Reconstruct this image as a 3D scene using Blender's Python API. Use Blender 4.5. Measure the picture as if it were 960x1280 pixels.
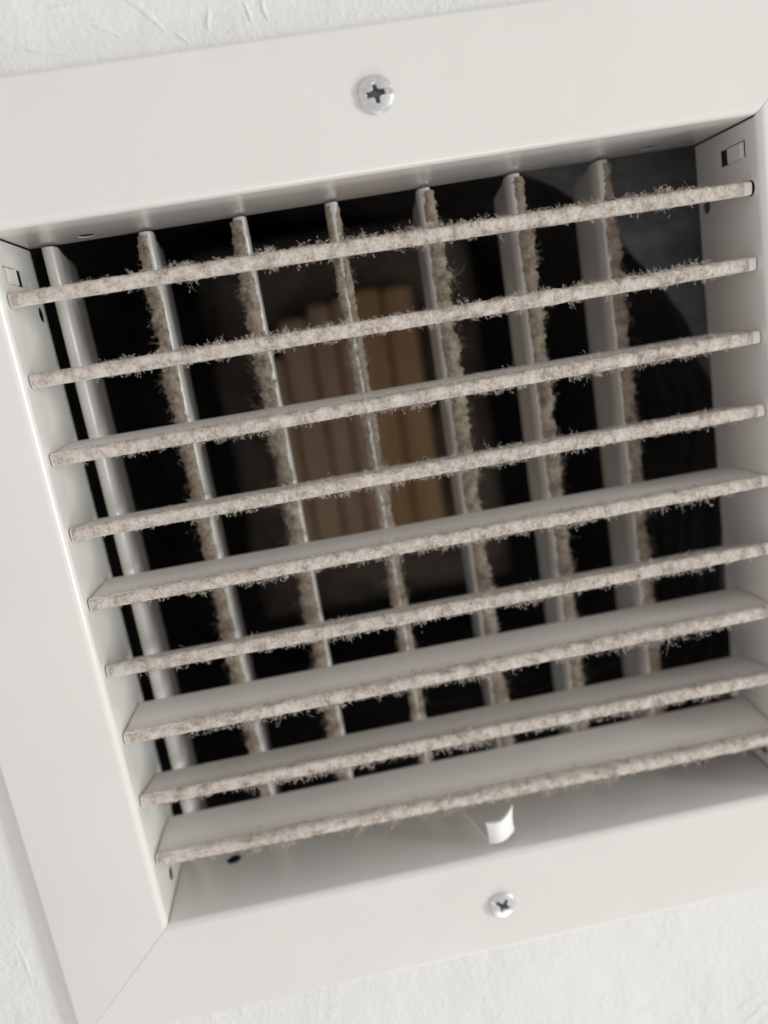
import bpy, bmesh, math
import numpy as np
from mathutils import Matrix, Vector

for o in list(bpy.data.objects):
    bpy.data.objects.remove(o)
scene = bpy.context.scene
MM = 0.001
C = scene.collection
rng = np.random.default_rng(7)

# ------------------------------------------------------------------ camera
cam_d = bpy.data.cameras.new("camera")
cam = bpy.data.objects.new("camera", cam_d)
C.objects.link(cam)
right = Vector((0.98113709, -0.10468791, -0.16251293))
down = Vector((-0.1812413, -0.20572741, -0.96167969))
fwd = Vector((0.06724287, 0.97299367, -0.22082056))
m = Matrix.Identity(4)
m.col[0][:3] = right
m.col[1][:3] = -down
m.col[2][:3] = -fwd
m.translation = Vector((65.303, -194.647, 149.2)) * MM
cam.matrix_world = m
cam_d.sensor_fit = 'VERTICAL'
cam_d.sensor_width = 27.0
cam_d.sensor_height = 36.0
cam_d.lens = 980.29 / 1280 * 36.0
cam_d.clip_start = 0.005
cam_d.clip_end = 50.0
cam_d.dof.use_dof = True
cam_d.dof.focus_distance = 0.197
cam_d.dof.aperture_fstop = 4.7
scene.camera = cam

# ------------------------------------------------------------------ light
w = bpy.data.worlds.new("World")
scene.world = w
w.use_nodes = True
bg = w.node_tree.nodes["Background"]
bg.inputs[0].default_value = (1.0, 0.968, 0.95, 1)
bg.inputs[1].default_value = 0.62


def area(name, loc, target, size, power, col):
    d = bpy.data.lights.new(name, 'AREA')
    d.shape = 'RECTANGLE'
    d.size, d.size_y = size
    d.energy = power
    d.color = col
    o = bpy.data.objects.new(name, d)
    C.objects.link(o)
    o.location = loc
    o.rotation_euler = (Vector(target) - Vector(loc)).to_track_quat('-Z', 'Y').to_euler()
    return o


VC = (0.092, 0.0, 0.092)
area("window_light_below", (0.45, -0.95, -2.3), VC, (1.3, 0.8), 12.0, (1.0, 0.95, 0.92))
area("window_light_side", (1.40, -0.70, 0.06), VC, (0.30, 0.8), 13.0, (0.93, 1.0, 0.955))

scene.view_settings.view_transform = 'Standard'
scene.view_settings.look = 'None'
scene.view_settings.gamma = 1.0
scene.view_settings.exposure = 0.08
scene.cycles.max_bounces = 8
scene.cycles.diffuse_bounces = 5


# ------------------------------------------------------------------ materials
def mat(name):
    mt = bpy.data.materials.new(name)
    mt.use_nodes = True
    nt = mt.node_tree
    return mt, nt, nt.nodes, nt.links, nt.nodes["Principled BSDF"]


def noise(nt, scale, detail=3.0, rough=0.5, vec=None, dist=0.0):
    n = nt.nodes.new("ShaderNodeTexNoise")
    n.inputs["Scale"].default_value = scale
    n.inputs["Detail"].default_value = detail
    n.inputs["Roughness"].default_value = rough
    n.inputs["Distortion"].default_value = dist
    if vec is not None:
        nt.links.new(vec, n.inputs["Vector"])
    return n.outputs["Fac"]


def ramp(nt, fac, stops):
    r = nt.nodes.new("ShaderNodeValToRGB")
    while len(r.color_ramp.elements) < len(stops):
        r.color_ramp.elements.new(0.5)
    for e, (p, c) in zip(r.color_ramp.elements, stops):
        e.position = p
        e.color = (*c, 1) if len(c) == 3 else c
    nt.links.new(fac, r.inputs["Fac"])
    return r.outputs["Color"]


def objvec(nt, scale=(1, 1, 1), rot=(0, 0, 0)):
    g = nt.nodes.new("ShaderNodeNewGeometry")
    mp = nt.nodes.new("ShaderNodeMapping")
    mp.inputs["Scale"].default_value = scale
    mp.inputs["Rotation"].default_value = rot
    nt.links.new(g.outputs["Position"], mp.inputs["Vector"])
    return mp.outputs["Vector"]


def bump(nt, h, dist, strength=1.0, prev=None):
    b = nt.nodes.new("ShaderNodeBump")
    b.inputs["Strength"].default_value = strength
    b.inputs["Distance"].default_value = dist
    nt.links.new(h, b.inputs["Height"])
    if prev is not None:
        nt.links.new(prev, b.inputs["Normal"])
    return b.outputs["Normal"]


def math_node(nt, op, a, b):
    n = nt.nodes.new("ShaderNodeMath")
    n.operation = op
    for i, v in enumerate((a, b)):
        if isinstance(v, (int, float)):
            n.inputs[i].default_value = v
        else:
            nt.links.new(v, n.inputs[i])
    return n.outputs[0]


def mk_paint(name, coat, r0, r1, k=1.0):
    mt, nt, N, L, B = mat(name)
    v = objvec(nt)
    c = ramp(nt, noise(nt, 26, 4, 0.55, v), [(0.3, (0.740 * k, 0.713 * k, 0.690 * k)), (0.7, (0.770 * k, 0.743 * k, 0.721 * k))])
    # small specks and grime of the paint
    sp = noise(nt, 420, 2, 0.5, v)
    spm = ramp(nt, sp, [(0.76, (0, 0, 0)), (0.80, (1, 1, 1))])
    mx = nt.nodes.new("ShaderNodeMixRGB")
    mx.inputs[2].default_value = (0.42, 0.37, 0.31, 1)
    mm_ = math_node(nt, 'MULTIPLY', spm, 0.5)
    L.new(mm_, mx.inputs[0])
    L.new(c, mx.inputs[1])
    L.new(mx.outputs[0], B.inputs["Base Color"])
    r = ramp(nt, noise(nt, 60, 3, 0.6, v), [(0.3, (r0,) * 3), (0.7, (r1,) * 3)])
    L.new(r, B.inputs["Roughness"])
    B.inputs["Coat Weight"].default_value = coat
    B.inputs["Coat Roughness"].default_value = 0.12
    n1 = bump(nt, noise(nt, 55, 2, 0.5, v), 0.0004, 0.5)
    n2 = bump(nt, noise(nt, 1400, 2, 0.5, v), 0.00002, 0.5, n1)
    L.new(n2, B.inputs["Normal"])
    return mt


def mk_plaster():
    mt, nt, N, L, B = mat("wall_plaster")
    v = objvec(nt)
    c = ramp(nt, noise(nt, 14, 4, 0.55, v), [(0.3, (0.765, 0.76, 0.735)), (0.7, (0.80, 0.795, 0.77))])
    L.new(c, B.inputs["Base Color"])
    B.inputs["Roughness"].default_value = 0.62
    # trowelled ridges, fine stipple, a few scratches
    big = noise(nt, 60, 3, 0.55, objvec(nt, (1, 1, 0.55), (0, 0.5, 0)), 0.8)
    nb = bump(nt, big, 0.0020, 0.45)
    rid = nt.nodes.new("ShaderNodeTexNoise")
    rid.noise_type = 'RIDGED_MULTIFRACTAL'
    rid.inputs["Scale"].default_value = 38
    rid.inputs["Detail"].default_value = 2.0
    rid.inputs["Distortion"].default_value = 0.5
    L.new(objvec(nt, (1.0, 1, 0.35), (0, -0.55, 0)), rid.inputs["Vector"])
    rr = ramp(nt, rid.outputs["Fac"], [(0.62, (0, 0, 0)), (0.95, (1, 1, 1))])
    nr = bump(nt, rr, 0.0010, 0.6, nb)
    st = noise(nt, 850, 3, 0.6, v, 0.5)
    stg = ramp(nt, noise(nt, 22, 3, 0.5, v), [(0.35, (0.35,) * 3), (0.65, (1.0,) * 3)])
    ns = bump(nt, math_node(nt, 'MULTIPLY', st, stg), 0.0009, 0.62, nr)
    bl = nt.nodes.new("ShaderNodeTexVoronoi")
    bl.inputs["Scale"].default_value = 240
    L.new(v, bl.inputs["Vector"])
    blr = ramp(nt, bl.outputs["Distance"], [(0.12, (1, 1, 1)), (0.32, (0, 0, 0))])
    gate = ramp(nt, noise(nt, 70, 2, 0.5, v), [(0.56, (0, 0, 0)), (0.7, (1, 1, 1))])
    nn = bump(nt, math_node(nt, 'MULTIPLY', blr, gate), 0.0004, 0.35, ns)
    L.new(nn, B.inputs["Normal"])
    return mt


def mk_dust(name, cols):
    mt, nt, N, L, B = mat(name)
    v = objvec(nt)
    a = noise(nt, 330, 3, 0.6, v)
    b = noise(nt, 1700, 2, 0.6, v)
    f = math_node(nt, 'ADD', math_node(nt, 'MULTIPLY', a, 0.6), math_node(nt, 'MULTIPLY', b, 0.4))
    c = ramp(nt, f, [(0.36, cols[0]), (0.46, cols[1]), (0.58, cols[2])])
    N.remove(B)
    d = N.new("ShaderNodeBsdfDiffuse")
    t = N.new("ShaderNodeBsdfTranslucent")
    mx = N.new("ShaderNodeMixShader")
    mx.inputs[0].default_value = 0.22
    L.new(c, d.inputs[0])
    L.new(c, t.inputs[0])
    L.new(d.outputs[0], mx.inputs[1])
    L.new(t.outputs[0], mx.inputs[2])
    L.new(mx.outputs[0], N["Material Output"].inputs["Surface"])
    return mt


def mk_metal():
    mt, nt, N, L, B = mat("zinc_screw")
    v = objvec(nt)
    c = ramp(nt, noise(nt, 600, 3, 0.6, v), [(0.3, (0.62, 0.62, 0.62)), (0.7, (0.80, 0.80, 0.79))])
    L.new(c, B.inputs["Base Color"])
    B.inputs["Metallic"].default_value = 1.0
    B.inputs["Roughness"].default_value = 0.40
    L.new(bump(nt, noise(nt, 900, 3, 0.6, v), 0.00006, 0.5), B.inputs["Normal"])
    return mt


def mk_simple(name, c0, c1, scale, rough, bd=0.0, bscale=None, vec=None, spec=0.5):
    mt, nt, N, L, B = mat(name)
    v = objvec(nt, *(vec or ((1, 1, 1),)))
    L.new(ramp(nt, noise(nt, scale, 4, 0.6, v), [(0.32, c0), (0.68, c1)]), B.inputs["Base Color"])
    B.inputs["Roughness"].default_value = rough
    B.inputs["Specular IOR Level"].default_value = spec
    if bd:
        L.new(bump(nt, noise(nt, bscale or scale, 4, 0.6, v, 0.7), bd, 0.8), B.inputs["Normal"])
    return mt


PAINT = mk_paint("white_enamel", 0.35, 0.20, 0.27)
PAINT_SATIN = mk_paint("white_satin_blade", 0.0, 0.48, 0.58, 1.10)
PLASTER = mk_plaster()
DUST = mk_dust("pale_lint", ((0.42, 0.34, 0.28), (0.60, 0.53, 0.475), (0.75, 0.70, 0.645)))
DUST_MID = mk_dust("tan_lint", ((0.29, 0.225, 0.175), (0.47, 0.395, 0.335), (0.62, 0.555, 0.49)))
DUST_BROWN = mk_dust("brown_lint", ((0.24, 0.185, 0.138), (0.40, 0.33, 0.265), (0.56, 0.49, 0.41)))
METAL = mk_metal()
PAINTED_SHADE = mk_simple("recess_painted_shade", (0.06, 0.066, 0.08), (0.12, 0.13, 0.15), 300, 0.6)  # dark slate colour, paints the shade inside the screw recesses
LEVER = mk_simple("lever_white", (0.86, 0.86, 0.84), (0.90, 0.90, 0.88), 80, 0.35)
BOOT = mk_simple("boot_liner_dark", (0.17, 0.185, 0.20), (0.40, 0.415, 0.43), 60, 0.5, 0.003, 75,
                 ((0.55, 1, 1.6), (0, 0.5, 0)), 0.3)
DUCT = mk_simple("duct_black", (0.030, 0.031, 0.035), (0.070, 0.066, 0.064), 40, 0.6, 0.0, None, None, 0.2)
WOOD = mk_simple("brown_timber", (0.52, 0.32, 0.17), (0.70, 0.47, 0.27), 30, 0.75, 0.0004, 90, ((1.5, 1.5, 0.25),), 0.2)
WOOD_GREY = mk_simple("weathered_timber", (0.42, 0.28, 0.19), (0.66, 0.47, 0.33), 30, 0.8, 0.0004, 90, ((1.5, 1.5, 0.25),), 0.2)
BATT = mk_simple("grey_insulation", (0.09, 0.078, 0.068), (0.27, 0.22, 0.18), 22, 0.95, 0.004, 45, None, 0.1)


# ------------------------------------------------------------------ helpers
def tag(o, label=None, cat=None, kind=None, group=None):
    if label: o["label"] = label
    if cat: o["category"] = cat
    if kind: o["kind"] = kind
    if group: o["group"] = group
    return o


def link(name, me, material, parent=None, origin=(0, 0, 0)):
    """mesh coordinates are given in millimetres of the vent's own axes"""
    o = bpy.data.objects.new(name, me)
    me.name = name
    if material is not None:
        me.materials.clear()
        me.materials.append(material)
    C.objects.link(o)
    if parent is not None:
        o.parent = parent
        o.matrix_parent_inverse = parent.matrix_world.inverted()
    return o


def mesh(verts, faces, smooth=True):
    me = bpy.data.meshes.new("m")
    v = np.asarray(verts, float) * MM
    me.from_pydata([tuple(x) for x in v], [], [tuple(f) for f in faces])
    if smooth:
        me.polygons.foreach_set("use_smooth", [True] * len(me.polygons))
    me.update()
    return me


def fast_mesh(v, q, mi=None):
    """v (n,3) mm, q (k,4) quads as arrays"""
    me = bpy.data.meshes.new("m")
    v = (np.asarray(v, np.float64) * MM).astype(np.float32)
    q = np.asarray(q, np.int32)
    me.vertices.add(len(v))
    me.vertices.foreach_set("co", v.ravel())
    me.loops.add(q.size)
    me.loops.foreach_set("vertex_index", q.ravel())
    me.polygons.add(len(q))
    me.polygons.foreach_set("loop_start", np.arange(0, q.size, 4, dtype=np.int32))
    me.polygons.foreach_set("use_smooth", np.ones(len(q), bool))
    if mi is not None:
        me.polygons.foreach_set("material_index", np.asarray(mi, np.int32))
    me.update(calc_edges=True)
    me.validate()
    return me


def sharp(me, deg=35):
    bm = bmesh.new()
    bm.from_mesh(me)
    bmesh.ops.recalc_face_normals(bm, faces=bm.faces)
    for e in bm.edges:
        if len(e.link_faces) == 2 and e.calc_face_angle(0) > math.radians(deg):
            e.smooth = False
    bm.to_mesh(me)
    bm.free()
    return me


def box_mesh(x0, x1, y0, y1, z0, z1, bev=0.0):
    bm = bmesh.new()
    bmesh.ops.create_cube(bm, size=1.0)
    for v in bm.verts:
        v.co = Vector(((x0 + x1) / 2 + v.co.x * (x1 - x0), (y0 + y1) / 2 + v.co.y * (y1 - y0),
                       (z0 + z1) / 2 + v.co.z * (z1 - z0))) * MM
    if bev:
        bmesh.ops.bevel(bm, geom=bm.edges[:], offset=bev * MM, segments=2, affect='EDGES', profile=0.5)
    me = bpy.data.meshes.new("m")
    bm.to_mesh(me)
    bm.free()
    return me


def cyl_mesh(center, axis, r, h, n=32):
    bm = bmesh.new()
    bmesh.ops.create_cone(bm, cap_ends=True, segments=n, radius1=r * MM, radius2=r * MM, depth=h * MM)
    rot = Vector((0, 0, 1)).rotation_difference(Vector(axis)).to_matrix().to_4x4()
    bmesh.ops.transform(bm, matrix=Matrix.Translation(Vector(center) * MM) @ rot, verts=bm.verts)
    me = bpy.data.meshes.new("m")
    bm.to_mesh(me)
    bm.free()
    return me


def cut(me, cutters):
    """boolean-subtract cutter meshes and return the finished mesh"""
    o = bpy.data.objects.new("tmp", me)
    C.objects.link(o)
    tmp = []
    for c in cutters:
        co = bpy.data.objects.new("tmpc", c)
        C.objects.link(co)
        tmp.append(co)
        md = o.modifiers.new("b", 'BOOLEAN')
        md.operation = 'DIFFERENCE'
        md.solver = 'EXACT'
        md.object = co
    dg = bpy.context.evaluated_depsgraph_get()
    dg.update()
    res = bpy.data.meshes.new_from_object(o.evaluated_get(dg), depsgraph=dg)
    bpy.data.objects.remove(o)
    for t in tmp:
        bpy.data.objects.remove(t)
    return res


def vnoise(x, y, seed):
    """smooth value noise on arrays, range about 0..1"""
    r = np.random.default_rng(seed).random((256, 256))
    xi, yi = np.floor(x).astype(int), np.floor(y).astype(int)
    fx, fy = x - xi, y - yi
    fx = fx * fx * (3 - 2 * fx)
    fy = fy * fy * (3 - 2 * fy)
    a, b = r[xi % 256, yi % 256], r[(xi + 1) % 256, yi % 256]
    c, d = r[xi % 256, (yi + 1) % 256], r[(xi + 1) % 256, (yi + 1) % 256]
    return (a * (1 - fx) + b * fx) * (1 - fy) + (c * (1 - fx) + d * fx) * fy


# ------------------------------------------------------------------ dimensions (mm)
W, H, F, D = 184.1, 185.4, 31.2, 31.0
WALL_Y = 3.2
# trowel ridges in the plaster: start (x, z), end (x, z), width, height
RIDGES = [
    ((40.5, 230.1), (48.7, 221.3), 2.0, 0.35),
    ((66.2, 225.6), (68.5, 220.8), 1.4, 0.3),
    ((58.6, 225.6), (58.6, 220.4), 1.3, 0.3),
    ((71.1, 226.6), (72.1, 220.6), 1.6, 0.3),
    ((16.2, 223.9), (25.3, 219.8), 1.8, 0.22),
    ((32.8, 225.9), (38.7, 221.3), 1.6, 0.25),
    ((50.0, 221.5), (53.4, 218.1), 1.2, 0.2),
    ((24.4, 228.7), (31.4, 229.0), 1.5, 0.2),
    ((160.7, -78.1), (170.8, -70.4), 0.9, 0.22),
    ((164.1, -82.2), (174.3, -73.8), 1.0, 0.25),
    ((168.3, -83.9), (175.6, -79.1), 0.9, 0.2),
    ((130.7, -67.4), (143.8, -66.5), 1.2, 0.15),
    ((35.5, -41.5), (46.5, -40.4), 1.2, 0.15),
    ((-42.6, 5.2), (-40.7, -13.0), 1.6, 0.18)]

# ------------------------------------------------------------------ the wall
def build_wall():
    a, hz = 29.0, 420.0
    xs = [-hz, -a, W + a, W + hz]
    zs = [-hz, -a, H + a, H + hz]
    V, Fc = [], []
    for y in (WALL_Y, WALL_Y + 13):
        for z in zs:
            for x in xs:
                V.append((x, y, z))
    for j in range(3):
        for i in range(3):
            if i == 1 and j == 1: continue
            q = [j * 4 + i, j * 4 + i + 1, (j + 1) * 4 + i + 1, (j + 1) * 4 + i]
            Fc.append(q)
            Fc.append([k + 16 for k in reversed(q)])
    ring = [5, 6, 10, 9]
    for k in range(4):
        p, q = ring[k], ring[(k + 1) % 4]
        Fc.append([p, q, q + 16, p + 16])
    outer = [0, 1, 2, 3, 7, 11, 15, 14, 13, 12, 8, 4]
    for k in range(12):
        p, q = outer[k], outer[(k + 1) % 12]
        Fc.append([q, p, p + 16, q + 16])
    me = mesh(V, Fc, False)
    return tag(link("wall", sharp(me), PLASTER), "white plastered wall with trowelled texture around the vent", "wall", "structure")




def plaster_ridge(wall, a, b, w, h, seed):
    """low trowel ridge left in the plaster, a long lens standing proud of the wall"""
    r = np.random.default_rng(seed)
    n, m = 22, 7
    A, B_ = np.array(a, float), np.array(b, float)
    d = (B_ - A) / np.linalg.norm(B_ - A)
    nrm = np.array([-d[1], d[0]])
    V, Fc = [], []
    for i in range(n + 1):
        f = i / n
        p = A + (B_ - A) * f + nrm * 0.35 * w * math.sin(3.1 * f + seed)
        ww = w * (0.25 + 0.75 * math.sin(math.pi * f)) * r.uniform(.75, 1.2)
        hh = h * math.sin(math.pi * f) ** .6 * r.uniform(.6, 1.2)
        for j in range(m + 1):
            g = j / m * 2 - 1
            q = p + nrm * g * ww * .5
            V.append((q[0], WALL_Y + .06 - (hh + .06) * (1 - g * g), q[1]))
    for i in range(n):
        for j in range(m):
            k = i * (m + 1) + j
            Fc.append((k, k + 1, k + m + 2, k + m + 1))
    link("plaster_ridge", sharp(mesh(V, Fc), 80), PLASTER, wall)


wall_o = build_wall()
for k, (a, b, w_, h_) in enumerate(RIDGES):
    plaster_ridge(wall_o, a, b, w_, h_, k)

# ------------------------------------------------------------------ the hollow behind the wall
def build_boot():
    root = bpy.data.objects.new("duct_boot", None)
    C.objects.link(root)
    root.location = Vector((92, 38, -27)) * MM
    tag(root, "dark crinkled duct box with a round opening behind the blades", "duct box")
    bpy.context.view_layer.update()
    x0, x1, z0, z1, yf, yb = -27.0, 211.0, -27.0, 212.3, 4.2, 60.0
    t = 1.2
    for nm, bx in (("side_panel", (x0 - t, x0, yf, yb, z0, z1)), ("side_panel", (x1, x1 + t, yf, yb, z0, z1)),
                   ("top_panel", (x0 - t, x1 + t, yf, yb, z1 + .01, z1 + t)), ("bottom_panel", (x0 - t, x1 + t, yf, yb, z0 - t, z0 - .01))):
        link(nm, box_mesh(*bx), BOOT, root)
    # back panel: rounded hole, cut roughly; its left half runs close to the box
    cx, cz, n = 92.0, 92.0, 160

    def outline(a, extra=0.0):
        c, sn = math.cos(a), math.sin(a)
        sq = 116.0 / (abs(c) ** 7 + abs(sn) ** 7) ** (1 / 7)
        f = max(min(1, max(0, (0.15 - c) / 0.5)), 0.75 * min(1, max(0, (-0.15 - sn) / 0.4)))
        rough = 1.3 * math.sin(7 * a + 1) + 0.8 * math.sin(17 * a) + 0.5 * math.sin(31 * a + 2)
        return 109.8 * (1 - f) + sq * f + rough + extra
    V, Fc = [], []
    for y in (yb + .02, yb + 1.2):
        for k in range(n):
            a = 2 * math.pi * k / n
            V.append((cx + outline(a) * math.cos(a), y + 0.8 * math.sin(9 * a), cz + outline(a) * math.sin(a)))
        for k in range(n):
            a = 2 * math.pi * k / n
            c, s_ = math.cos(a), math.sin(a)
            f = 120.5 / max(abs(c), abs(s_))
            V.append((cx + f * c, y, cz + f * s_))
    for k in range(n):
        j = (k + 1) % n
        Fc.append((k, j, n + j, n + k))
        Fc.append((2 * n + j, 2 * n + k, 3 * n + k, 3 * n + j))
        Fc.append((j, k, 2 * n + k, 2 * n + j))
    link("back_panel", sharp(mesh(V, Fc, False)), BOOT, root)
    # ribbed flexible duct
    V, Fc = [], []
    ys = np.arange(62.2, 262, 1.6)
    for y in ys:
        for k in range(n):
            a = 2 * math.pi * k / n
            r = outline(a, 2.0 + 1.6 * math.sin((y - 61.4) / 12.8 * 2 * math.pi))
            V.append((cx + r * math.cos(a), y, cz + r * math.sin(a)))
    for i in range(len(ys) - 1):
        for k in range(n):
            j = (k + 1) % n
            Fc.append((i * n + k, i * n + j, (i + 1) * n + j, (i + 1) * n + k))
    Fc.append([(len(ys) - 1) * n + k for k in range(n)])
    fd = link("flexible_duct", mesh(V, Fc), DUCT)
    tag(fd, "black ribbed duct running back behind the grille", "duct")


build_boot()


def build_back():
    # grey insulation lump
    nx, nz = 60, 70
    gx, gz = np.meshgrid(np.linspace(24, 150, nx), np.linspace(22, 198, nz), indexing='ij')
    h = 16 * vnoise(gx / 22, gz / 26, 3) + 6 * vnoise(gx / 8, gz / 9, 4)
    edge = np.minimum.reduce([gx - 24, 150 - gx, gz - 22, 198 - gz])
    h *= np.clip(edge / 12, 0, 1) ** .5
    V = np.stack([gx, 176 - h, gz], -1).reshape(-1, 3)
    Vb = V.copy()
    Vb[:, 1] = 184
    idx = np.arange(nx * nz).reshape(nx, nz)
    q = np.stack([idx[:-1, :-1], idx[1:, :-1], idx[1:, 1:], idx[:-1, 1:]], -1).reshape(-1, 4)
    n = nx * nz
    loop = np.concatenate([idx[:, 0], idx[-1, 1:], idx[-2::-1, -1], idx[0, -2:0:-1]])
    l2 = np.roll(loop, -1)
    side = np.stack([l2, loop, loop + n, l2 + n], -1)
    qq = np.concatenate([q, q[:, ::-1] + n, side])
    b = link("insulation_batt", fast_mesh(np.concatenate([V, Vb]), qq), BATT)
    tag(b, "blurred grey brown lump deep inside the duct behind the brown slats", "insulation")
    root = bpy.data.objects.new("slat_panel", None)
    C.objects.link(root)
    root.location = Vector((80, 152, 52)) * MM
    bpy.context.view_layer.update()
    tag(root, "blurred brown slatted panel seen deep behind the middle blades", "panel")
    r = np.random.default_rng(5)
    edges = [46.0, 58.0, 70.0, 80.0, 89.5, 101.0, 113.5]
    tops = [146, 160, 164, 165, 167, 166]
    for k in range(6):
        x0, x1 = [65.3 + (e - 65.3) * 1.07 for e in (edges[k] + .15, edges[k + 1] - .15)]
        z0, z1 = [149.2 + (e - 149.2) * 1.09 for e in (60 + r.uniform(-4, 6), tops[k])]
        link("slat", box_mesh(x0, x1, 148 + r.uniform(-1.5, 1.5), 156 + r.uniform(0, 1), z0, z1, 2.8),
             WOOD if k > 3 else WOOD_GREY, root)


build_back()

# ------------------------------------------------------------------ the vent
vent = bpy.data.objects.new("air_vent", None)
C.objects.link(vent)
vent.location = Vector((W / 2, WALL_Y, -F)) * MM
tag(vent, "white metal air vent grille with dust clogged blades, screwed to the plaster wall", "air vent")
bpy.context.view_layer.update()


def frame_profile():
    """closed (outward, depth) outline of the bent sheet"""
    pts = []
    t = 0.3
    r1, r2 = 2.0, 0.9
    pts.append((0.0, D))
    for k in range(9):
        a = math.pi / 2 * k / 8
        pts.append((r1 - r1 * math.cos(a), r1 - r1 * math.sin(a)))
    for k in range(7):
        a = math.pi / 2 * k / 6
        pts.append((F - r2 + r2 * math.sin(a), r2 - r2 * math.cos(a)))
    pts.append((F, WALL_Y + 0.5))
    pts.append((F - t, WALL_Y + 0.5))
    for k in range(7):
        a = math.pi / 2 * (1 - k / 6)
        pts.append((F - r2 + (r2 - t) * math.sin(a), r2 - (r2 - t) * math.cos(a)))
    for k in range(7):
        a = math.pi / 2 * (1 - k / 6)
        pts.append((r1 - (r1 - t) * math.cos(a), r1 - (r1 - t) * math.sin(a)))
    pts.append((t, D))
    return pts


PROF = frame_profile()


def rail(side):
    V, Fc = [], []
    n = len(PROF)
    length = W if side in 'TB' else H
    NS = 24
    for i in range(NS + 1):
        f = i / NS
        for (o, y) in PROF:
            gap = 0.07
            if side in 'LR':
                gap += (1.15 - 0.02 * y) * min(1, max(0, (y - 1.2) / 2.0))
            a = -o + gap
            b = length + o - gap
            s = a + (b - a) * f
            wob = 0.12 * math.sin(s / 31.0 + ord(side)) * min(1, o / 10)      # sheet is never quite flat
            if side == 'T': V.append((s, y + wob, H + o))
            if side == 'B': V.append((s, y + wob, -o))
            if side == 'L': V.append((-o, y + wob, s))
            if side == 'R': V.append((W + o, y + wob, s))
    for i in range(NS):
        for k in range(n):
            j = (k + 1) % n
            Fc.append((i * n + k, i * n + j, (i + 1) * n + j, (i + 1) * n + k))
    Fc.append(list(range(n)))
    Fc.append([NS * n + k for k in reversed(range(n))])
    me = sharp(mesh(V, Fc))
    cs = []
    if side in 'LR':
        x = 0 if side == 'L' else W
        zc = 176.6 if side == 'L' else 178.6
        cs.append(box_mesh(x - 2, x + 2, 14.4, 18.2, zc - 2.0, zc + 2.0))
        cs.append(box_mesh(x - 2, x + 2, 6.3, 7.2, zc - 1.9, zc + 2.3))
        cs.append(box_mesh(x - 2, x + 2, 7.11, 14.4, zc + 2.0, zc + 2.2))
        if side == 'R':
            for zz in (169.0,):
                cs.append(cyl_mesh((x, 4.9, zz), (1, 0, 0), 1.9, 4))
        for zz in (6.0, 168.2):
            cs.append(cyl_mesh((x, 27.0 if zz > 50 else 15.0, zz), (1, 0, 0), 2.0, 4))
    else:
        z = H if side == 'T' else 0
        for xx, yy in ((16.6, 24.3), (W - 16.6, 24.3)):
            cs.append(cyl_mesh((xx, yy, z), (0, 0, 1), 2.3, 4))
    me = cut(me, cs)
    me = sharp(me)
    o = link("frame_rail", me, PAINT, vent)
    return o


for s in 'TBLR':
    rail(s)
# pressed tabs between the slots of the side rails
for x, zc, sg in ((0, 176.6, 1), (W, 178.6, -1)):
    a, b = sorted((x + sg * 0.02, x + sg * 0.45))
    link("pressed_tab", box_mesh(a, b, 7.6, 14.2, zc - 1.9, zc + 1.9, 0.2), PAINT, vent)

# ---- blades
NOSE_C, NOSE_T = 1.3, 1.62


def blade_profile(e, top):
    p = []
    for a in np.radians(np.linspace(-90, 90, 17)):
        ca, sa = math.cos(a), math.sin(a)
        p.append((NOSE_C * (1 - abs(ca) ** e), NOSE_T * math.copysign(abs(sa) ** e, sa)))
    return [(c, -t) for c, t in reversed(top)] + p + top


BL_PROF = blade_profile(0.6, [(2.3, 1.58), (2.7, 1.28), (8, 1.15), (15, .9), (21, .55)])      # squarish rolled nose
VB_PROF = blade_profile(1.0, [(2.6, 1.85), (5, 1.75), (8, 1.35), (10, 1.0), (15, .8), (21, .55)])  # round teardrop nose


class HBlade:
    e = 0.6

    def __init__(s, znl, znr, zrl, zrr, ph):
        s.a = (znl, znr, zrl, zrr)
        s.ph = ph

    def pos(s, x, c, t):
        f = x / W
        zn = s.a[0] * (1 - f) + s.a[1] * f + 0.18 * np.sin(x / 40.0 + s.ph)
        zr = s.a[2] * (1 - f) + s.a[3] * f
        st = (zr - zn) / 21.0
        ct = np.sqrt(1 - st * st)
        return np.stack([x + 0 * c, 3.4 + c * ct - t * st, zn + c * st + t * ct], -1)


class VBlade:
    e = 1.0

    def __init__(s, xn, xr, ph):
        s.xn, s.xr, s.ph = xn, xr, ph

    def pos(s, z, c, t):
        xn = s.xn + 0.15 * np.sin(z / 37.0 + s.ph)
        st = (s.xr - s.xn) / 21.0
        ct = np.sqrt(1 - st * st)
        return np.stack([xn + c * st + t * ct, 27.6 + c * ct - t * st, z + 0 * c], -1)


def blade_mesh(B, a, b, n=40, chamfer=0.0, prof=BL_PROF):
    pr = np.array(prof)
    k = len(pr)
    V, Fc = [], []
    for i in range(n + 1):
        u = a + (b - a) * i / n
        uu = np.full(k, u)
        if chamfer and i == n:
            uu = uu - chamfer * np.clip((pr[:, 0] - 4) / 17, 0, 1)
        V += [tuple(p) for p in B.pos(uu, pr[:, 0], pr[:, 1])]
    for i in range(n):
        for q in range(k):
            j = (q + 1) % k
            Fc.append((i * k + q, i * k + j, (i + 1) * k + j, (i + 1) * k + q))
    Fc.append(list(range(k)))
    Fc.append([n * k + q for q in reversed(range(k))])
    return sharp(mesh(V, Fc), 40)


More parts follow.
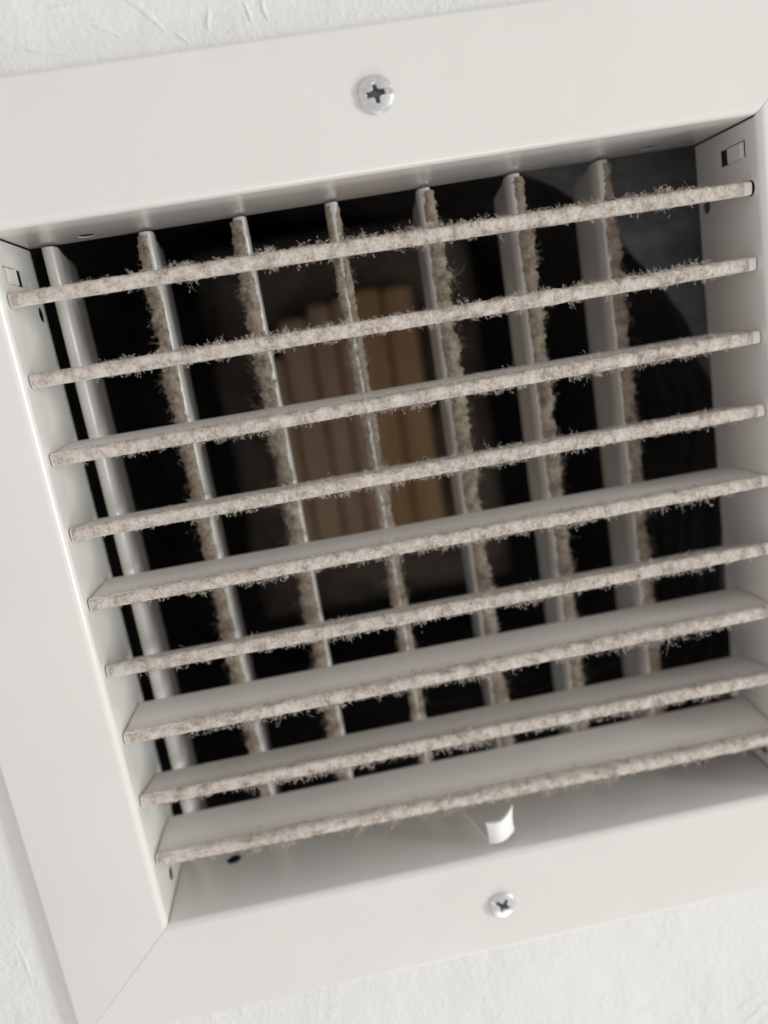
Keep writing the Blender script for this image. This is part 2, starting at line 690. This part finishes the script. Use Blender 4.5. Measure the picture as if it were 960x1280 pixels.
def nose(s, e=0.6):
    """surface of the nose: s from -1 (underside) to 1 (upper side); beyond |s| = 0.85 runs back along the faces"""
    a = np.clip(s / 0.85, -1, 1) * (math.pi / 2)
    ca, sa = np.cos(a), np.sin(a)
    c = NOSE_C * (1 - np.abs(ca) ** e)
    t = NOSE_T * np.sign(sa) * np.abs(sa) ** e
    back = np.clip(np.abs(s) - 0.85, 0, None) * 16.0
    c = c + back
    t = np.where(back > 0, np.sign(s) * np.clip(NOSE_T - np.clip(back - 1.0, 0, .4), 0, None), t)
    nc, ntt = -np.cos(a), np.sin(a)
    return c, t, nc, ntt


def dust_mesh(B, L, thick, fuzz, n_fib, seed, env, flen, mat_step=0.27, off=0.03, split=9.0):
    """felt mat hugging the nose plus curled fibres, one mesh.
    thick(u,s): mat thickness mm; fuzz: (list of s, weights); env(u): 0..1 amount along the blade"""
    r = np.random.default_rng(seed)
    smin, smax = -1.05, 1.12
    nu, ns = int((L[1] - L[0]) / mat_step), 18
    # rows spaced evenly over the rolled surface
    qr = np.linspace(-1.0, 1.0, ns - 4)
    sr = np.sign(qr) * 0.85 * (2 / math.pi) * np.arcsin(np.abs(qr) ** (1 / B.e))
    sr = np.concatenate([[smin, -0.95], sr, [0.98, smax]])
    u, s = np.meshgrid(np.linspace(L[0], L[1], nu), sr, indexing='ij')

    def mat_h(u, s):
        c, t, nc, ntt = nose(s, B.e)
        wv = t + np.sign(s) * c + 40
        n1 = vnoise(u / 2.3, wv / 2.3 + 7, seed)
        n2 = vnoise(u / 0.75, wv / 0.75 + 3, seed + 1)
        n3 = vnoise(u / 0.36, wv / 0.36, seed + 2)
        h = thick(u, s) * (0.45 + 0.55 * env(u)) * (0.05 + 0.45 * n1 + 0.40 * n2 + 0.40 * n3) - off
        return np.clip(h, -0.35, None), c, t, nc, ntt
    h, c, t, nc, ntt = mat_h(u, s)
    edge = np.minimum(s - smin, smax - s) / 0.12
    h = np.where(edge < 1, h * np.clip(edge, 0, 1) - 0.35 * (1 - np.clip(edge, 0, 1)), h)
    P = B.pos(u, c + nc * h, t + ntt * h).reshape(-1, 3)
    idx = np.arange(nu * ns).reshape(nu, ns)
    Q = np.stack([idx[:-1, :-1], idx[1:, :-1], idx[1:, 1:], idx[:-1, 1:]], -1).reshape(-1, 4)
    # fibres, gathered in tufts
    nt_ = n_fib // 8
    tu = r.uniform(L[0], L[1], nt_ * 6)
    keep = r.random(len(tu)) < env(tu) * (0.2 + 0.8 * vnoise(tu / 2.7, tu * 0 + 5, seed + 5) ** 1.4 * 1.7)
    tu = tu[keep][:nt_]
    fs, fw = fuzz
    fw = np.array(fw, float)
    ts = r.choice(fs, len(tu), p=fw / fw.sum()) + r.normal(0, 0.10, len(tu))
    tl = flen * (0.25 + 0.7 * r.random(len(tu)) ** 1.6 + 0.8 * (r.random(len(tu)) > .95)) * (0.35 + 0.95 * vnoise(tu / 3.5, tu * 0 + 1, seed + 9))
    rep = r.integers(5, 12, len(tu))
    T = len(tu)
    own = np.repeat(np.arange(T), rep)
    # stem of each tuft, fibres branch off it
    c0, t0, nc0, nt0 = nose(ts, B.e)
    td = np.stack([r.normal(0, .55, T), nc0 + r.normal(0, .35, T), nt0 + r.normal(0, .35, T)], -1)
    td /= np.linalg.norm(td, axis=1, keepdims=True)
    al = r.random(len(own)) * 0.75
    al[np.concatenate([[0], np.cumsum(rep)[:-1]]).astype(int)] = 0
    fu = tu[own] + r.normal(0, 0.16, len(own))
    fss = np.clip(ts[own] + r.normal(0, 0.05, len(own)), smin + .05, smax - .05)
    fl = np.where(al == 0, tl[own], np.clip(tl[own], .3, 1.3) * r.uniform(0.25, 0.65, len(own)))
    shift = td[own] * (al * tl[own])[:, None]
    fdir = td[own] * 0.55 + r.normal(0, 0.55, (len(own), 3))
    # plus a general short nap
    nn = n_fib // 3
    xu = r.uniform(L[0], L[1], nn)
    xs = r.uniform(smin + .1, smax - .1, nn)
    k = (r.random(nn) < env(xu)) & (r.random(nn) < np.clip(thick(xu, xs) * 1.1, 0, 1))
    xu, xs = xu[k], xs[k]
    fu = np.clip(np.concatenate([fu, xu]), L[0], L[1])
    fss = np.concatenate([fss, xs])
    fl = np.concatenate([fl, r.uniform(0.2, 0.55, len(xu))])
    N = len(fu)
    h, c, t, nc, ntt = mat_h(fu, fss)
    h = np.clip(h, 0, None) - 0.06
    shift = np.concatenate([shift, np.zeros((len(xu), 3))])
    nd = np.stack([r.normal(0, .9, N), nc + r.normal(0, .6, N), ntt + r.normal(0, .6, N)], -1)
    nd[:len(fdir)] = fdir
    dn = nd / (np.linalg.norm(nd, axis=1, keepdims=True) + 1e-6)
    K = 5
    q = np.stack([fu, c + nc * h, t + ntt * h], -1) + shift
    cen = [B.pos(q[:, 0], q[:, 1], q[:, 2])]
    curl = r.normal(0, 0.42, (N, 3))
    for j in range(1, K):
        dn = dn + curl + r.normal(0, 0.38, (N, 3))
        dn /= np.linalg.norm(dn, axis=1, keepdims=True) + 1e-6
        q = q + dn * (fl / (K - 1))[:, None]
        cen.append(B.pos(q[:, 0], q[:, 1], q[:, 2]))
    cen = np.stack(cen, 1)                       # N,K,3
    tan = np.gradient(cen, axis=1)
    tan /= np.linalg.norm(tan, axis=2, keepdims=True) + 1e-9
    ref = r.normal(0, 1, (N, 1, 3))
    b1 = np.cross(tan, ref)
    b1 /= np.linalg.norm(b1, axis=2, keepdims=True) + 1e-9
    b2 = np.cross(tan, b1)
    rad = (r.uniform(0.03, 0.068, N))[:, None, None] * np.linspace(1.1, 0.45, K)[None, :, None]
    ring = []
    for m_ in range(3):
        a = 2 * math.pi * m_ / 3
        ring.append(cen + (b1 * math.cos(a) + b2 * math.sin(a)) * rad)
    FV = np.stack(ring, 2).reshape(-1, 3)         # N,K,3,3
    fi = np.arange(N * K * 3).reshape(N, K, 3)
    qs = []
    for m_ in range(3):
        m2 = (m_ + 1) % 3
        qs.append(np.stack([fi[:, :-1, m_], fi[:, :-1, m2], fi[:, 1:, m2], fi[:, 1:, m_]], -1).reshape(-1, 4))
    FQ = np.concatenate(qs) + len(P)
    # browner lint colour on the upper half of the roll, paler on the rest
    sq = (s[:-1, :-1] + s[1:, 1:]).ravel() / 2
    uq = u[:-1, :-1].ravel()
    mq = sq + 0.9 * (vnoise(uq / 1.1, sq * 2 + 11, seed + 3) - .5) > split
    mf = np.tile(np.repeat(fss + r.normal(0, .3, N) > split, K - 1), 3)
    return fast_mesh(np.concatenate([P, FV]), np.concatenate([Q, FQ]), np.concatenate([mq, mf]).astype(int))


# nose z left, nose z right, rear z left, rear z right, top fuzz, bottom fuzz
HB = [(170.4, 169.0, 171.8, 170.8, 1.00, 0.12), (151.2, 150.5, 152.4, 152.0, 0.80, 0.25),
      (132.0, 131.8, 133.8, 133.0, 0.35, 0.40), (113.0, 112.8, 111.8, 111.3, 0.60, 0.45),
      (93.9, 93.4, 94.5, 93.6, 0.22, 0.75), (75.3, 74.1, 70.2, 69.6, 0.40, 0.70),
      (55.9, 55.2, 56.0, 55.2, 0.15, 0.95), (36.9, 35.2, 33.0, 32.8, 0.15, 0.95),
      (17.9, 15.5, 17.8, 18.4, 0.12, 1.00)]


def smooth(a, b, x):
    f = np.clip((x - a) / (b - a), 0, 1)
    return f * f * (3 - 2 * f)


for i, (a, b, c, d, tf, bf) in enumerate(HB):
    B = HBlade(a, b, c, d, i * 1.7)
    o = link("horizontal_blade", blade_mesh(B, 0.5, W - 0.5), PAINT_SATIN, vent)

    def thick(u, s, tf=tf, bf=bf):
        up = np.interp(s, [-1.05, -.8, -.3, .3, .8, 1.12], [0.05 + 0.5 * bf, .2 + .6 * bf, .42, .55, .35 + .45 * tf, 0.02 + .30 * tf])
        return up * (0.75 + 0.35 * u / W)

    def env(u, i=i):
        pat = 0.45 + 0.75 * vnoise(u / 13.0 + i * 9, u * 0 + 2.5, 31 + i)
        return np.clip((0.10 + 0.90 * smooth(0, 40, u)) * pat, 0, 1) * np.clip(0.15 + .85 * smooth(W - 3, W - 20, u), 0, 1)
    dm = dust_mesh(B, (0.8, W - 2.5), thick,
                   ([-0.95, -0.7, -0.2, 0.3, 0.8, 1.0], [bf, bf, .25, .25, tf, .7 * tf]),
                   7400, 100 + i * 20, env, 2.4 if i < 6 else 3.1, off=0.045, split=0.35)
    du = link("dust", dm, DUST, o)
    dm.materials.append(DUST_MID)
    du["kind"] = "stuff"

XV0, PV = 5.3, 25.15
side = [0.0, -1, -1, 0.1, .8, 1, 1]
amount = [0.06, .8, .9, .9, 1.0, .95, .85]
for i in range(7):
    xn = XV0 + PV * i
    B = VBlade(xn, xn + [0.6, 0.5, 0.3, 0, -.2, -.6, -1.2][i], i * 2.1)
    o = link("vertical_blade", blade_mesh(B, 0.8, H - 0.6, 30, 3.0, VB_PROF), PAINT, vent)
    sd, am = side[i], amount[i]

    def thick(u, s, sd=sd, am=am):
        # positive t of a vertical blade points to +x
        if abs(sd) < .3:
            g = np.interp(s, [-1.05, -.6, 0, .6, 1.12], [1.5, 1.6, .25, 1.6, 1.5])
        else:
            q = s * np.sign(sd)
            g = np.interp(q, [-1.05, -.4, -.1, .35, .8, 1.12], [.05, .3, .85, 2.5, 3.7, 3.0])
        return am * g

    def env(u, i=i, am=am):
        gap = ((170 - u) / 19.05 + 0.25) % 1.0
        e = 0.45 + 0.55 * np.sin(np.pi * gap) ** 0.7
        return np.clip(e * (0.08 + .92 * smooth(H - 2, H - 26, u)) * (0.55 + 0.45 * smooth(10, 60, u)) * min(1, am * 1.2), 0, 1)
    if abs(sd) < .3:
        fz = ([-.95, -.6, -.1, .6, .95], [1, .8, .3, .8, 1])
    else:
        fz = (list(np.array([-.3, .1, .5, .9, 1.0]) * np.sign(sd)), [.12, .4, .9, 1.2, 1.2])
    dm = dust_mesh(B, (1.5, H - 1.5), thick, fz, int(4700 * am) + 60, 700 + i * 20, env, 3.4, 0.36, 0.22)
    du = link("dust", dm, DUST_BROWN, o)
    du["kind"] = "stuff"


# ---- screws
def screw(cx, cz, R, hgt, rot, slot, tilt):
    nr, nth = 56, 144
    V = [(0, 0, 0)]
    rs = np.linspace(0, 1, nr + 1)[1:]
    th = np.linspace(0, 2 * np.pi, nth, endpoint=False)
    rr, tt = np.meshgrid(rs * R, th, indexing='ij')
    uu, vv = rr * np.cos(tt - rot), rr * np.sin(tt - rot)

    def height(u, v):
        r = np.sqrt(u * u + v * v)
        q = np.clip(r / R, 0, 1)
        h = hgt * (1 - 0.42 * q ** 2.2) * (0.35 + 0.65 * smooth(1.0, 0.90, q))
        h0 = h.copy()
        if slot:
            ms = smooth(0.68, 0.56, np.abs(v))
            h = np.where(ms > 0, h0 * (1 - ms) + np.minimum(h0 - 0.12, hgt - 0.82) * ms, h0)
        arm = np.maximum(smooth(.52, .36, np.abs(u)) * smooth(2.35, 1.3, np.abs(v)), smooth(.52, .36, np.abs(v)) * smooth(2.35, 1.3, np.abs(u)))
        core = smooth(1.25, .55, r)
        return np.maximum(h - 1.6 * np.maximum(arm * .85, core), 0.12)
    hh = height(uu, vv)
    h0 = height(np.zeros(1), np.zeros(1))[0]
    P = [np.array([[cx, -h0, cz]])]
    P.append(np.stack([cx + rr * np.cos(tt), -hh + tilt * rr * np.cos(tt - .6) / R, cz + rr * np.sin(tt)], -1).reshape(-1, 3))
    P.append(np.stack([cx + R * np.cos(th), 0 * th + .6, cz + R * np.sin(th)], -1))
    V = np.concatenate(P)
    Fc = []
    for k in range(nth):
        Fc.append((0, 1 + (k + 1) % nth, 1 + k))
    for i in range(nr):
        for k in range(nth):
            j = (k + 1) % nth
            Fc.append((1 + i * nth + k, 1 + i * nth + j, 1 + (i + 1) * nth + j, 1 + (i + 1) * nth + k))
    me = sharp(mesh(V, Fc), 60)
    o = link("screw", me, METAL, vent)
    me.materials.append(PAINTED_SHADE)
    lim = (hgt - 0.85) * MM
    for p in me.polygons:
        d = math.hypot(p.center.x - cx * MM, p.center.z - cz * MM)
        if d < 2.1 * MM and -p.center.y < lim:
            p.material_index = 1  # recess faces take the painted shade colour
    return o


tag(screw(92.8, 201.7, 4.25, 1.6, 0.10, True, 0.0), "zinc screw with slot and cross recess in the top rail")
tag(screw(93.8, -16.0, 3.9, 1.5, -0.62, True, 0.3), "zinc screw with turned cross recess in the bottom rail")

# ---- damper lever
lev = bpy.data.objects.new("damper_lever", None)
C.objects.link(lev)
lev.location = Vector((94, 6, 0)) * MM
bpy.context.view_layer.update()
lev.parent = vent
lev.matrix_parent_inverse = vent.matrix_world.inverted()
lev["label"] = "small curled white damper lever under the lowest blade"
bpy.context.view_layer.update()


def lever_tab():
    n, k = 16, 10
    V, Fc = [], []
    for sd in (0, 1):
        for j in range(k + 1):
            g = j / k
            for i in range(n + 1):
                f = i / n
                xb, zb = 93.20 + 7.90 * f, 1.70 + 1.80 * f - 0.25 * math.sin(math.pi * f)
                xt, zt = 92.80 + 8.70 * f, 9.10 + 0.60 * f + 2.6 * max(0, (f - .4) / .6) ** 1.6
                x = xb + (xt - xb) * g - 0.5 * math.sin(math.pi * g) * (f - .4)
                z = zb + (zt - zb) * g
                y = 3.3 - 1.3 * math.sin(math.pi * f) - 1.0 * g + 1.2 * f * f
                V.append((x, y + 1.1 * sd, z))
    m1 = (n + 1) * (k + 1)
    for j in range(k):
        for i in range(n):
            a = j * (n + 1) + i
            q = (a, a + 1, a + n + 2, a + n + 1)
            Fc.append(q)
            Fc.append(tuple(v + m1 for v in reversed(q)))
    loop = [i for i in range(n + 1)] + [j * (n + 1) + n for j in range(1, k + 1)] + \
           [k * (n + 1) + i for i in range(n - 1, -1, -1)] + [j * (n + 1) for j in range(k - 1, 0, -1)]
    for q in range(len(loop)):
        a, b = loop[q], loop[(q + 1) % len(loop)]
        Fc.append((b, a, a + m1, b + m1))
    return sharp(mesh(V, Fc), 50)


link("lever_tab", lever_tab(), LEVER, lev)


def bar(p, q, r):
    p, q = Vector(p), Vector(q)
    d = (q - p)
    me = cyl_mesh((p + q) / 2, d.normalized(), r, d.length, 10)
    return me


link("lever_arm", bar((93.9, 4.2, 0.95), (87.0, 27.0, 1.6), 0.27), LEVER, lev)
